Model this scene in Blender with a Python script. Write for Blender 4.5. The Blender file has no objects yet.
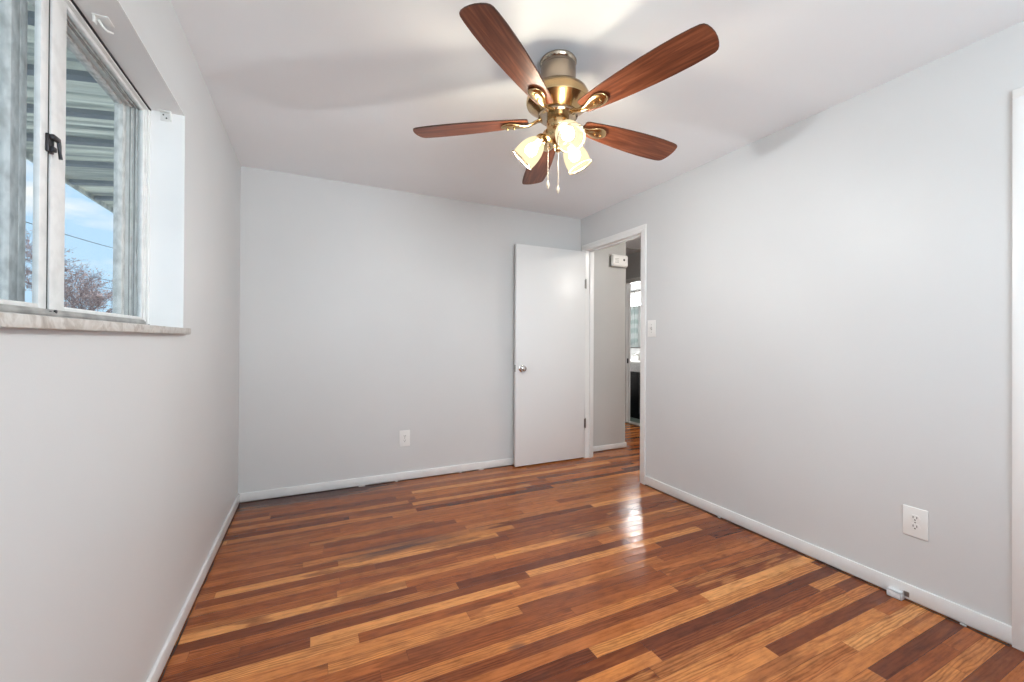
import bpy, bmesh, math, random
from mathutils import Vector, Matrix

random.seed(7)
scene = bpy.context.scene
COL = scene.collection
PI = math.pi

# ------------------------------------------------------------------ camera
CAM_Z = 1.186
cam_data = bpy.data.cameras.new('camera')
cam = bpy.data.objects.new('camera', cam_data)
COL.objects.link(cam)
cam_data.sensor_fit = 'HORIZONTAL'
cam_data.sensor_width = 36.0
cam_data.lens = 413.617 / 1024.0 * 36.0
cam_data.shift_y = -(341.0 - 338.683) / 1024.0
cam_data.clip_start = 0.02
cam_data.clip_end = 500
_yaw, _pitch, _roll = 0.4462, 0.0038, 0.0062
# basis: right, up, forward of the slightly rolled level camera
_F = Vector((0.4315, 0.9021, 0.0038)).normalized()
_R = Vector((0.9021, -0.4315, 0.0056))
_R = (_R - _R.dot(_F) * _F).normalized()
_U = _R.cross(_F).normalized()
m = Matrix((( _R.x, _U.x, -_F.x, 0.0), (_R.y, _U.y, -_F.y, 0.0), (_R.z, _U.z, -_F.z, CAM_Z), (0, 0, 0, 1)))
cam.matrix_world = m
scene.camera = cam

# ------------------------------------------------------------------ look
scene.view_settings.view_transform = 'Standard'
scene.view_settings.look = 'None'
scene.view_settings.gamma = 1.0
scene.view_settings.use_curve_mapping = False
scene.view_settings.exposure = 0.30
scene.cycles.max_bounces = 14
scene.cycles.diffuse_bounces = 10
scene.cycles.glossy_bounces = 6
scene.cycles.transparent_max_bounces = 16
scene.cycles.sample_clamp_indirect = 6.0
scene.cycles.caustics_reflective = False
scene.cycles.caustics_refractive = False

LAMP_W = 27.0
LAMP_COL = (0.95, 0.985, 1.0)
BATH_W = 90.0
HALL_W = 30.0
FILL_W = 76.0

# ------------------------------------------------------------------ world: pale winter sky with clouds
world = bpy.data.worlds.new('sky')
scene.world = world
world.use_nodes = True
nt = world.node_tree
nt.nodes.clear()
N = nt.nodes.new
L = nt.links.new
tc = N('ShaderNodeTexCoord')
sep = N('ShaderNodeSeparateXYZ'); L(tc.outputs['Generated'], sep.inputs[0])
gr = N('ShaderNodeValToRGB')
gr.color_ramp.elements[0].position = 0.0; gr.color_ramp.elements[0].color = (0.56, 0.78, 0.98, 1)
gr.color_ramp.elements[1].position = 0.55; gr.color_ramp.elements[1].color = (0.36, 0.62, 0.94, 1)
L(sep.outputs['Z'], gr.inputs[0])
mp = N('ShaderNodeMapping'); mp.inputs['Scale'].default_value = (1.0, 1.0, 3.2); mp.inputs['Location'].default_value = (0.35, 0.1, 0.0)
L(tc.outputs['Generated'], mp.inputs[0])
ns = N('ShaderNodeTexNoise'); ns.inputs['Scale'].default_value = 5.0; ns.inputs['Detail'].default_value = 6; ns.inputs['Roughness'].default_value = 0.55
L(mp.outputs[0], ns.inputs['Vector'])
cr = N('ShaderNodeValToRGB')
cr.color_ramp.elements[0].position = 0.50; cr.color_ramp.elements[0].color = (0, 0, 0, 1)
cr.color_ramp.elements[1].position = 0.66; cr.color_ramp.elements[1].color = (1, 1, 1, 1)
L(ns.outputs['Fac'], cr.inputs[0])
mx = N('ShaderNodeMixRGB'); L(cr.outputs[0], mx.inputs[0]); L(gr.outputs[0], mx.inputs[1]); mx.inputs[2].default_value = (0.97, 0.96, 0.95, 1)
bg = N('ShaderNodeBackground'); bg.inputs['Strength'].default_value = 1.05
L(mx.outputs[0], bg.inputs[0])
wo = N('ShaderNodeOutputWorld'); L(bg.outputs[0], wo.inputs[0])

# ------------------------------------------------------------------ room dimensions (metres)
XL, XR, YB, YF, H = -0.488, 2.4805, 3.551, -1.55, 2.44
XH = 2.567           # hall face of the right wall
XW = -0.70           # outside face of the window wall
YE = 3.61            # hall end wall
XE = 3.128           # corner where the hall turns
XB = 4.10            # bathroom wall, hall face
XBI = 4.17           # bathroom wall, inside face

def area_light(name, loc, rot, sx, sy, w, col):
    d = bpy.data.lights.new(name, 'AREA'); d.shape = 'RECTANGLE'; d.size = sx; d.size_y = sy
    d.energy = w; d.color = col
    o = bpy.data.objects.new(name, d); COL.objects.link(o); o.location = loc; o.rotation_euler = rot
    return o

def sun_light(name, d, w, col):
    l = bpy.data.lights.new(name, 'SUN'); l.energy = w; l.color = col; l.angle = 0.02
    o = bpy.data.objects.new(name, l); COL.objects.link(o); o.rotation_euler = Vector(d).to_track_quat('-Z', 'Y').to_euler(); o.location = (20, -10, 20)
    return o

def point_light(name, loc, w, col, r=0.03, parent=None):
    d = bpy.data.lights.new(name, 'POINT'); d.energy = w; d.color = col; d.shadow_soft_size = r
    o = bpy.data.objects.new(name, d); COL.objects.link(o); o.location = loc
    if parent: o.parent = parent
    return o

sun_light('sun', (-0.75, 0.35, -0.72), 2.6, (1.0, 0.94, 0.85))   # low winter sun from the far side of the house

# ------------------------------------------------------------------ materials
def mat(name, col, rough=0.5, metal=0.0, spec=0.5, coat=0.0):
    m = bpy.data.materials.new(name); m.use_nodes = True
    b = m.node_tree.nodes['Principled BSDF']
    b.inputs['Base Color'].default_value = (*col, 1)
    b.inputs['Roughness'].default_value = rough
    b.inputs['Metallic'].default_value = metal
    b.inputs['Specular IOR Level'].default_value = spec
    b.inputs['Coat Weight'].default_value = coat
    return m

def noisy(name, c1, c2, scale=8.0, rough=0.5, metal=0.0, spec=0.5, detail=4, stretch=(1, 1, 1), bump=0.0, lo=0.35, hi=0.65, bscale=None):
    m = mat(name, c1, rough, metal, spec)
    nt = m.node_tree; b = nt.nodes['Principled BSDF']
    tc = nt.nodes.new('ShaderNodeTexCoord'); mp = nt.nodes.new('ShaderNodeMapping'); mp.inputs['Scale'].default_value = stretch
    nt.links.new(tc.outputs['Object'], mp.inputs[0])
    n = nt.nodes.new('ShaderNodeTexNoise'); n.inputs['Scale'].default_value = scale; n.inputs['Detail'].default_value = detail
    nt.links.new(mp.outputs[0], n.inputs['Vector'])
    r = nt.nodes.new('ShaderNodeValToRGB')
    r.color_ramp.elements[0].position = lo; r.color_ramp.elements[0].color = (*c1, 1)
    r.color_ramp.elements[1].position = hi; r.color_ramp.elements[1].color = (*c2, 1)
    nt.links.new(n.outputs['Fac'], r.inputs[0]); nt.links.new(r.outputs[0], b.inputs['Base Color'])
    if bump:
        n2 = nt.nodes.new('ShaderNodeTexNoise'); n2.inputs['Scale'].default_value = bscale or scale * 6; n2.inputs['Detail'].default_value = 3
        nt.links.new(mp.outputs[0], n2.inputs['Vector'])
        bp = nt.nodes.new('ShaderNodeBump'); bp.inputs['Strength'].default_value = bump; bp.inputs['Distance'].default_value = 0.002
        nt.links.new(n2.outputs['Fac'], bp.inputs['Height']); nt.links.new(bp.outputs[0], b.inputs['Normal'])
    return m

M = {}
M['wall'] = noisy('wall_paint', (0.630, 0.636, 0.636), (0.650, 0.656, 0.656), 1.5, 0.42, spec=0.35, bump=0.10, bscale=160)
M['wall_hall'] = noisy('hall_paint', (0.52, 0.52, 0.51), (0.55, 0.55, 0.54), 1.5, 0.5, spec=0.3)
M['wall_shaded'] = mat('hall_shaded_paint', (0.50, 0.495, 0.49), 0.5)  # hall paint darkened, the far wall's shade put into the colour
M['ceiling'] = noisy('ceiling_paint', (0.845, 0.868, 0.89), (0.86, 0.883, 0.905), 2.0, 0.6, spec=0.2, bump=0.06, bscale=120)
M['white'] = mat('white_semigloss', (0.80, 0.80, 0.79), 0.32, spec=0.5)
M['base'] = noisy('baseboard_paint', (0.74, 0.745, 0.74), (0.80, 0.80, 0.79), 9, 0.38)
M['door'] = mat('door_paint', (0.78, 0.79, 0.79), 0.35)
M['reveal'] = noisy('reveal_paint', (0.86, 0.86, 0.855), (0.89, 0.89, 0.885), 4, 0.5)
M['plastic'] = mat('white_plastic', (0.82, 0.82, 0.80), 0.3)
M['slot'] = mat('dark_slot', (0.03, 0.03, 0.03), 0.6)
M['chrome'] = mat('chrome', (0.62, 0.60, 0.58), 0.13, 1.0)
M['steel'] = mat('brushed_steel', (0.35, 0.34, 0.32), 0.35, 1.0)
M['darkmetal'] = mat('dark_metal', (0.045, 0.045, 0.05), 0.4, 0.7)
M['gasket_gap'] = mat('gasket_gap', (0.02, 0.02, 0.02), 0.7)
M['frame'] = noisy('window_frame_paint', (0.56, 0.55, 0.53), (0.90, 0.88, 0.86), 45, 0.5, detail=8, stretch=(1, 1, 0.5), bump=0.25, lo=0.30, hi=0.60)
M['frame_in'] = noisy('window_sash_paint', (0.70, 0.70, 0.69), (0.80, 0.80, 0.79), 26, 0.4, detail=7, lo=0.3, hi=0.55)
M['track'] = noisy('aluminium_track', (0.30, 0.29, 0.28), (0.50, 0.49, 0.47), 14, 0.4, 0.4)
M['brass'] = mat('antique_brass', (0.56, 0.38, 0.19), 0.20, 1.0)
M['bronze'] = mat('brushed_nickel_brass', (0.42, 0.34, 0.26), 0.18, 1.0)
M['fob'] = mat('fob_plastic', (0.50, 0.44, 0.37), 0.35)
M['black'] = mat('vanity_black', (0.008, 0.008, 0.009), 0.4)
M['tile'] = noisy('bath_tile', (0.20, 0.28, 0.24), (0.38, 0.46, 0.42), 18, 0.35)
M['bathwall'] = mat('bath_wall', (0.76, 0.77, 0.78), 0.5)
M['marble_w'] = mat('threshold_marble', (0.70, 0.69, 0.64), 0.35)
M['mirror'] = mat('mirror_glass', (0.80, 0.83, 0.83), 0.02, 1.0)
M['siding'] = mat('siding', (0.6, 0.6, 0.58), 0.6)
M['wire'] = mat('cable_black', (0.03, 0.035, 0.05), 0.6)
M['bark'] = noisy('bark', (0.16, 0.12, 0.11), (0.27, 0.21, 0.20), 20, 0.9)
M['twig'] = noisy('twig', (0.20, 0.13, 0.13), (0.33, 0.24, 0.24), 9, 0.9)
M['bark_b'] = noisy('bark_pale', (0.20, 0.21, 0.25), (0.32, 0.34, 0.40), 12, 0.9)
M['leaf'] = noisy('dry_leaf', (0.38, 0.25, 0.23), (0.58, 0.45, 0.43), 3, 0.8)
M['grass'] = noisy('dry_grass', (0.36, 0.35, 0.30), (0.52, 0.51, 0.46), 0.6, 0.9)

# marble sill: creamy stone with tan veins
def marble():
    m = mat('sill_marble', (0.6, 0.55, 0.48), 0.3)
    nt = m.node_tree; b = nt.nodes['Principled BSDF']; Nn = nt.nodes.new; Ln = nt.links.new
    tc = Nn('ShaderNodeTexCoord')
    n = Nn('ShaderNodeTexNoise'); n.inputs['Scale'].default_value = 13; n.inputs['Detail'].default_value = 8; n.inputs['Distortion'].default_value = 1.2; n.inputs['Roughness'].default_value = 0.6
    Ln(tc.outputs['Object'], n.inputs['Vector'])
    r = Nn('ShaderNodeValToRGB'); e = r.color_ramp.elements
    e[0].position = 0.30; e[0].color = (0.30, 0.26, 0.225, 1)
    e[1].position = 0.52; e[1].color = (0.60, 0.575, 0.54, 1)
    k = e.new(0.44); k.color = (0.46, 0.42, 0.38, 1)
    k = e.new(0.70); k.color = (0.43, 0.375, 0.33, 1)
    Ln(n.outputs['Fac'], r.inputs[0]); Ln(r.outputs[0], b.inputs['Base Color'])
    return m
M['marble'] = marble()

# glass: mostly clear sheet with a little reflection
def glass(name='pane_glass', tint=(0.955, 0.965, 0.965), wave=True):
    m = bpy.data.materials.new(name); m.use_nodes = True; nt = m.node_tree; nt.nodes.clear()
    t = nt.nodes.new('ShaderNodeBsdfTransparent'); t.inputs[0].default_value = (*tint, 1)
    g = nt.nodes.new('ShaderNodeBsdfGlossy'); g.inputs['Roughness'].default_value = 0.03
    x = nt.nodes.new('ShaderNodeMixShader'); x.inputs[0].default_value = 0.025
    o = nt.nodes.new('ShaderNodeOutputMaterial')
    nt.links.new(t.outputs[0], x.inputs[1]); nt.links.new(g.outputs[0], x.inputs[2]); nt.links.new(x.outputs[0], o.inputs[0])
    return m
M['glass'] = glass()

# lit frosted shade
def emissive(name, col, strength, transp=0.0, tcol=(1, 0.93, 0.8)):
    m = bpy.data.materials.new(name); m.use_nodes = True; nt = m.node_tree; nt.nodes.clear()
    o = nt.nodes.new('ShaderNodeOutputMaterial')
    e = nt.nodes.new('ShaderNodeEmission'); e.inputs[0].default_value = (*col, 1); e.inputs[1].default_value = strength
    if transp:
        t = nt.nodes.new('ShaderNodeBsdfTransparent'); t.inputs[0].default_value = (*tcol, 1)
        x = nt.nodes.new('ShaderNodeMixShader'); x.inputs[0].default_value = transp
        nt.links.new(e.outputs[0], x.inputs[1]); nt.links.new(t.outputs[0], x.inputs[2]); nt.links.new(x.outputs[0], o.inputs[0])
    else:
        nt.links.new(e.outputs[0], o.inputs[0])
    return m
M['shade'] = emissive('lit_frosted_glass', (1.0, 0.86, 0.56), 1.05, 0.38, (1.0, 0.94, 0.84))
M['shade_rim'] = mat('glass_shade_rim', (0.42, 0.32, 0.20), 0.12)
M['bulb'] = emissive('lit_bulb', (0.97, 0.96, 0.93), 310.0)
M['bath_lamp'] = emissive('bath_lit_shade', (1.0, 0.98, 0.94), 6.0, 0.35, (1, 1, 1))

# hardwood strip floor
def wood_floor():
    m = mat('strip_hardwood', (0.3, 0.13, 0.06), 0.2)
    nt = m.node_tree; b = nt.nodes['Principled BSDF']; Nn = nt.nodes.new; Ln = nt.links.new
    def math_(op, a, b_=None, c=None):
        n = Nn('ShaderNodeMath'); n.operation = op
        for i, v in enumerate((a, b_, c)):
            if v is None: continue
            if isinstance(v, (int, float)): n.inputs[i].default_value = v
            else: Ln(v, n.inputs[i])
        return n.outputs[0]
    def comb(x, y, z=0.0):
        n = Nn('ShaderNodeCombineXYZ')
        for i, v in enumerate((x, y, z)):
            if isinstance(v, (int, float)): n.inputs[i].default_value = v
            else: Ln(v, n.inputs[i])
        return n.outputs[0]
    def white(vec):
        n = Nn('ShaderNodeTexWhiteNoise'); n.noise_dimensions = '3D'; Ln(vec, n.inputs['Vector']); return n
    def noise(vec, scale, detail=3, rough=0.5, dist=0.0):
        n = Nn('ShaderNodeTexNoise'); n.inputs['Scale'].default_value = scale; n.inputs['Detail'].default_value = detail
        n.inputs['Roughness'].default_value = rough; n.inputs['Distortion'].default_value = dist; Ln(vec, n.inputs['Vector']); return n.outputs['Fac']
    def ramp(fac, stops, interp='LINEAR'):
        r = Nn('ShaderNodeValToRGB'); r.color_ramp.interpolation = interp; e = r.color_ramp.elements
        e[0].position, e[0].color = stops[0][0], (*stops[0][1], 1)
        e[1].position, e[1].color = stops[-1][0], (*stops[-1][1], 1)
        for p_, c_ in stops[1:-1]:
            k = e.new(p_); k.color = (*c_, 1)
        Ln(fac, r.inputs[0]); return r.outputs[0]
    def mixc(f, a, b_, mode='MIX'):
        n = Nn('ShaderNodeMixRGB'); n.blend_type = mode
        for i, v in enumerate((f, a, b_)):
            if isinstance(v, (int, float)): n.inputs[i].default_value = v
            elif isinstance(v, tuple): n.inputs[i].default_value = (*v, 1)
            else: Ln(v, n.inputs[i])
        return n.outputs[0]
    tc = Nn('ShaderNodeTexCoord'); sp = Nn('ShaderNodeSeparateXYZ'); Ln(tc.outputs['Object'], sp.inputs[0])
    X, Y = sp.outputs['X'], sp.outputs['Y']
    W = 0.0572
    v = math_('DIVIDE', Y, W); row = math_('FLOOR', v); fv = math_('FRACT', v)
    rn = white(comb(row, 3.7)).outputs['Value']
    rn2 = white(comb(row, 11.3)).outputs['Value']
    Lr = math_('MULTIPLY_ADD', rn2, 0.85, 0.65)
    u = math_('DIVIDE', math_('MULTIPLY_ADD', rn, 5.0, math_('ADD', X, 20.0)), Lr)
    brd = math_('FLOOR', u); fu = math_('FRACT', u)
    wn = white(comb(row, brd, 1.0)); r1 = wn.outputs['Value']
    wn2 = white(comb(row, brd, 7.0)); r2 = wn2.outputs['Value']
    wn3 = white(comb(row, brd, 13.0)); r3 = wn3.outputs['Value']
    # coordinates with a per-board offset so no figure crosses a seam
    ox = math_('MULTIPLY_ADD', r2, 37.0, X); oy = math_('MULTIPLY_ADD', r3, 53.0, Y)
    tone = ramp(r1, [(0.0, (0.130, 0.031, 0.011)), (0.15, (0.205, 0.053, 0.016)), (0.32, (0.290, 0.080, 0.022)), (0.52, (0.375, 0.112, 0.030)),
                     (0.70, (0.45, 0.148, 0.040)), (0.86, (0.57, 0.215, 0.062)), (1.0, (0.68, 0.300, 0.098))])
    # sapwood / heartwood patches inside a board
    patch = noise(comb(math_('MULTIPLY', ox, 2.2), math_('MULTIPLY', oy, 17.0), r1), 1.0, 3, 0.5, 0.6)
    patch = ramp(patch, [(0.50, (0, 0, 0)), (0.56, (1, 1, 1))])
    has = math_('GREATER_THAN', r2, 0.52)
    pf = math_('MULTIPLY', math_('MULTIPLY', patch, has), 0.62)
    other = ramp(r3, [(0.0, (0.11, 0.027, 0.011)), (0.5, (0.24, 0.066, 0.019)), (1.0, (0.60, 0.25, 0.075))])
    col = mixc(pf, tone, other)
    # long fine grain
    g1 = noise(comb(math_('MULTIPLY', ox, 4.5), math_('MULTIPLY', oy, 90.0)), 1.0, 6, 0.7)
    col = mixc(0.75, col, ramp(g1, [(0.30, (0.40, 0.33, 0.30)), (0.5, (0.95, 0.95, 0.95)), (0.72, (1.3, 1.27, 1.2))]), 'MULTIPLY')
    g3 = noise(comb(math_('MULTIPLY', ox, 11.0), math_('MULTIPLY', oy, 36.0)), 1.0, 5, 0.65)
    col = mixc(0.60, col, ramp(g3, [(0.32, (0.50, 0.42, 0.38)), (0.5, (0.95, 0.95, 0.95)), (0.7, (1.2, 1.17, 1.12))]), 'MULTIPLY')
    # flowing cathedral figure on some boards
    wv = Nn('ShaderNodeTexWave'); wv.wave_type = 'BANDS'; wv.bands_direction = 'Y'
    wv.inputs['Scale'].default_value = 1.0; wv.inputs['Distortion'].default_value = 9.0; wv.inputs['Detail'].default_value = 3.0; wv.inputs['Detail Scale'].default_value = 1.0
    Ln(comb(math_('MULTIPLY', ox, 4.5), math_('MULTIPLY', oy, 26.0), r3), wv.inputs['Vector'])
    fig = math_('MULTIPLY', math_('GREATER_THAN', r3, 0.62), 0.55)
    col = mixc(fig, col, ramp(wv.outputs['Fac'], [(0.0, (0.38, 0.30, 0.27)), (0.35, (0.85, 0.82, 0.8)), (1.0, (1.1, 1.1, 1.08))]), 'MULTIPLY')
    # old dark water stains that follow the boards
    stain = None
    for (cx, cy, rx, ry, amp) in ((-0.15, 3.49, 0.80, 0.13, 1.3), (0.42, 2.41, 0.62, 0.12, 0.62), (1.55, 2.10, 0.38, 0.10, 0.55), (1.05, 1.75, 0.12, 0.04, 0.5), (0.72, 1.44, 0.06, 0.025, 0.6)):
        dx = math_('POWER', math_('DIVIDE', math_('ABSOLUTE', math_('SUBTRACT', X, cx)), rx), 2.0)
        dy = math_('POWER', math_('DIVIDE', math_('ABSOLUTE', math_('SUBTRACT', Y, cy)), ry), 2.0)
        g = math_('MULTIPLY', math_('EXPONENT', math_('MULTIPLY', math_('ADD', dx, dy), -1.0)), amp)
        stain = g if stain is None else math_('MAXIMUM', stain, g)
    sn = noise(comb(math_('MULTIPLY', X, 3.0), math_('MULTIPLY', Y, 26.0), math_('MULTIPLY', r1, 2.0)), 1.0, 4, 0.6)
    sf = ramp(math_('MULTIPLY', stain, math_('MULTIPLY', sn, 1.7)), [(0.26, (0, 0, 0)), (0.62, (1, 1, 1))])
    col = mixc(math_('MULTIPLY', sf, 0.86), col, (0.040, 0.022, 0.026))
    # seams
    s1 = math_('MINIMUM', fv, math_('SUBTRACT', 1.0, fv)); s1 = math_('MULTIPLY', s1, W)
    s2 = math_('MULTIPLY', math_('MINIMUM', fu, math_('SUBTRACT', 1.0, fu)), Lr)
    sm = math_('MINIMUM', s1, s2)
    seam = ramp(math_('MULTIPLY', sm, 100.0), [(0.03, (0, 0, 0)), (0.10, (1, 1, 1))])
    seamk = math_('MULTIPLY', math_('SUBTRACT', 1.0, seam), math_('MULTIPLY_ADD', r2, 0.5, 0.25))
    col = mixc(seamk, col, (0.03, 0.012, 0.008))
    Ln(col, b.inputs['Base Color'])
    rg = noise(comb(math_('MULTIPLY', X, 3.0), math_('MULTIPLY', Y, 9.0)), 1.0, 4)
    Ln(math_('MULTIPLY_ADD', rg, 0.16, 0.09), b.inputs['Roughness'])
    b.inputs['Specular IOR Level'].default_value = 0.30
    bp = Nn('ShaderNodeBump'); bp.inputs['Strength'].default_value = 0.8; bp.inputs['Distance'].default_value = 0.0018
    cup = math_('POWER', math_('MULTIPLY', math_('ABSOLUTE', math_('SUBTRACT', fv, 0.5)), 2.0), 2.0)
    big = noise(comb(math_('MULTIPLY', X, 9.0), math_('MULTIPLY', Y, 16.0), r1), 1.0, 3, 0.5)
    hgt = math_('ADD', math_('MULTIPLY', seam, 0.5), math_('ADD', math_('MULTIPLY', cup, 0.12), math_('ADD', math_('MULTIPLY', g1, 0.12), math_('MULTIPLY', big, 1.3))))
    Ln(hgt, bp.inputs['Height']); Ln(bp.outputs[0], b.inputs['Normal'])
    return m
M['floor'] = wood_floor()

# fan blade veneer, grain along local X
def blade_wood():
    m = mat('cherry_veneer', (0.25, 0.07, 0.03), 0.38, spec=0.3)
    nt = m.node_tree; b = nt.nodes['Principled BSDF']; Nn = nt.nodes.new; Ln = nt.links.new
    tc = Nn('ShaderNodeTexCoord'); mp = Nn('ShaderNodeMapping'); mp.inputs['Scale'].default_value = (2.5, 34, 1)
    Ln(tc.outputs['Object'], mp.inputs[0])
    n = Nn('ShaderNodeTexNoise'); n.inputs['Scale'].default_value = 1.6; n.inputs['Detail'].default_value = 6; n.inputs['Roughness'].default_value = 0.62; n.inputs['Distortion'].default_value = 0.4
    Ln(mp.outputs[0], n.inputs['Vector'])
    r = Nn('ShaderNodeValToRGB'); e = r.color_ramp.elements
    e[0].position = 0.25; e[0].color = (0.055, 0.015, 0.008, 1)
    e[1].position = 0.78; e[1].color = (0.31, 0.108, 0.050, 1)
    k = e.new(0.5); k.color = (0.150, 0.044, 0.020, 1)
    Ln(n.outputs['Fac'], r.inputs[0]); Ln(r.outputs[0], b.inputs['Base Color'])
    return m
M['blade'] = blade_wood()
M['blade_edge'] = mat('blade_edge', (0.05, 0.02, 0.012), 0.4)

# awning sheet
def awning_mat():
    m = mat('awning_aluminium', (0.45, 0.5, 0.45), 0.5)
    nt = m.node_tree; b = nt.nodes['Principled BSDF']; Nn = nt.nodes.new; Ln = nt.links.new
    tc = Nn('ShaderNodeTexCoord'); mp = Nn('ShaderNodeMapping'); mp.inputs['Scale'].default_value = (1.2, 26, 1)
    Ln(tc.outputs['Object'], mp.inputs[0])
    n = Nn('ShaderNodeTexNoise'); n.inputs['Scale'].default_value = 1.0; n.inputs['Detail'].default_value = 5
    Ln(mp.outputs[0], n.inputs['Vector'])
    r = Nn('ShaderNodeValToRGB'); e = r.color_ramp.elements
    e[0].position = 0.32; e[0].color = (0.42, 0.44, 0.42, 1)
    e[1].position = 0.62; e[1].color = (0.86, 0.85, 0.76, 1)
    Ln(n.outputs['Fac'], r.inputs[0]); Ln(r.outputs[0], b.inputs['Base Color'])
    return m
M['awning'] = awning_mat()
M['awning_rib'] = mat('awning_rib', (0.30, 0.33, 0.37), 0.5)

# bathroom curtain, aqua waves
def curtain_mat():
    m = mat('aqua_curtain', (0.5, 0.7, 0.7), 0.7)
    nt = m.node_tree; b = nt.nodes['Principled BSDF']; Nn = nt.nodes.new; Ln = nt.links.new
    tc = Nn('ShaderNodeTexCoord')
    w = Nn('ShaderNodeTexWave'); w.wave_type = 'BANDS'; w.bands_direction = 'Z'; w.inputs['Scale'].default_value = 1.6; w.inputs['Distortion'].default_value = 5; w.inputs['Detail'].default_value = 2
    Ln(tc.outputs['Object'], w.inputs['Vector'])
    r = Nn('ShaderNodeValToRGB'); e = r.color_ramp.elements
    e[0].position = 0.2; e[0].color = (0.50, 0.57, 0.57, 1); e[1].position = 0.7; e[1].color = (0.70, 0.73, 0.73, 1)
    Ln(w.outputs['Fac'], r.inputs[0]); Ln(r.outputs[0], b.inputs['Base Color'])
    return m
M['curtain'] = curtain_mat()

# ------------------------------------------------------------------ mesh helpers
def add_box(bm, lo, hi, bevel=0.0, seg=2):
    lo = Vector(lo); hi = Vector(hi)
    c = (lo + hi) / 2; s = hi - lo
    r = bmesh.ops.create_cube(bm, size=1.0, matrix=Matrix.Translation(c) @ Matrix.Diagonal((s.x, s.y, s.z, 1)))
    if bevel:
        vs = r['verts']; es = {e for v in vs for e in v.link_edges}
        bmesh.ops.bevel(bm, geom=list(es), offset=bevel, segments=seg, affect='EDGES', profile=0.5)

def add_lathe(bm, prof, n=40, mtx=None, cap=False):
    mtx = mtx or Matrix.Identity(4)
    rings = []
    for r, z in prof:
        if r < 1e-5:
            rings.append([bm.verts.new(mtx @ Vector((0, 0, z)))])
        else:
            rings.append([bm.verts.new(mtx @ Vector((r * math.cos(2 * PI * i / n), r * math.sin(2 * PI * i / n), z))) for i in range(n)])
    for a, b in zip(rings, rings[1:]):
        for i in range(n):
            j = (i + 1) % n
            if len(a) == 1 and len(b) == 1: continue
            if len(a) == 1: bm.faces.new((a[0], b[i], b[j]))
            elif len(b) == 1: bm.faces.new((a[i], b[0], a[j]))
            else: bm.faces.new((a[i], b[i], b[j], a[j]))
    return rings

def add_tube(bm, pts, rad, n=8, cap=True):
    pts = [Vector(p) for p in pts]
    rads = rad if isinstance(rad, (list, tuple)) else [rad] * len(pts)
    rings = []
    up = Vector((0, 0, 1))
    for i, p in enumerate(pts):
        a = pts[max(i - 1, 0)]; b = pts[min(i + 1, len(pts) - 1)]
        t = (b - a).normalized()
        u = t.cross(up)
        if u.length < 1e-3: u = t.cross(Vector((1, 0, 0)))
        u.normalize(); w = t.cross(u).normalized()
        rings.append([bm.verts.new(p + rads[i] * (math.cos(2 * PI * k / n) * u + math.sin(2 * PI * k / n) * w)) for k in range(n)])
    for a, b in zip(rings, rings[1:]):
        for k in range(n):
            bm.faces.new((a[k], a[(k + 1) % n], b[(k + 1) % n], b[k]))
    if cap:
        bm.faces.new(rings[0]); bm.faces.new(list(reversed(rings[-1])))

def add_prism(bm, outline, z0, z1, mtx=None):
    mtx = mtx or Matrix.Identity(4)
    lo = [bm.verts.new(mtx @ Vector((x, y, z0))) for x, y in outline]
    hi = [bm.verts.new(mtx @ Vector((x, y, z1))) for x, y in outline]
    n = len(outline)
    bm.faces.new(list(reversed(lo))); bm.faces.new(hi)
    for i in range(n):
        j = (i + 1) % n
        bm.faces.new((lo[i], lo[j], hi[j], hi[i]))

def obj(name, bm, material, parent=None, smooth=False, angle=35):
    bmesh.ops.recalc_face_normals(bm, faces=bm.faces)
    me = bpy.data.meshes.new(name); bm.to_mesh(me); bm.free()
    o = bpy.data.objects.new(name, me); COL.objects.link(o)
    for mm in (material if isinstance(material, (list, tuple)) else [material]):
        me.materials.append(mm)
    if smooth:
        for p in me.polygons: p.use_smooth = True
        me.set_sharp_from_angle(angle=math.radians(angle))
    if parent: o.parent = parent
    return o

def B(): return bmesh.new()

def box_obj(name, lo, hi, material, parent=None, bevel=0.0):
    bm = B(); add_box(bm, lo, hi, bevel); return obj(name, bm, material, parent, smooth=bool(bevel))

def struct(o): o['kind'] = 'structure'; return o

def tag(o, label, cat, group=None, kind=None):
    o['label'] = label; o['category'] = cat
    if group: o['group'] = group
    if kind: o['kind'] = kind
    return o

def thing(name, label, cat, loc=(0, 0, 0), group=None):
    o = bpy.data.objects.new(name, None); COL.objects.link(o); o.location = loc; o.empty_display_size = 0.1
    return tag(o, label, cat, group)

def place(o, parent):
    # o was modelled in world coordinates; keep it there under a parent that has its own location
    o.parent = parent; o.matrix_parent_inverse = Matrix.Translation(-Vector(parent.location)); return o

# ================================================================== THE ROOM SHELL
struct(box_obj('floor', (XW + 0.02, YF - 0.1, -0.12), (XB + 0.02, 7.0, 0.0), M['floor']))
bm = B(); add_box(bm, (XW, YF - 0.1, H), (XH - 0.04, YB + 0.05, H + 0.12)); struct(obj('ceiling', bm, M['ceiling']))

# window wall (thick, with the opening)
WY0, WY1, WZ0, WZ1 = 0.80, 2.122, 1.203, 2.105
bm = B()
add_box(bm, (XW, YF - 0.1, 0.0), (XL, WY0, H))
add_box(bm, (XW, WY1, 0.0), (XL, YB + 0.05, H))
add_box(bm, (XW, WY0, 0.0), (XL, WY1, WZ0))
add_box(bm, (XW, WY0, WZ1), (XL, WY1, H))
struct(obj('wall_left', bm, M['wall']))
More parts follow.
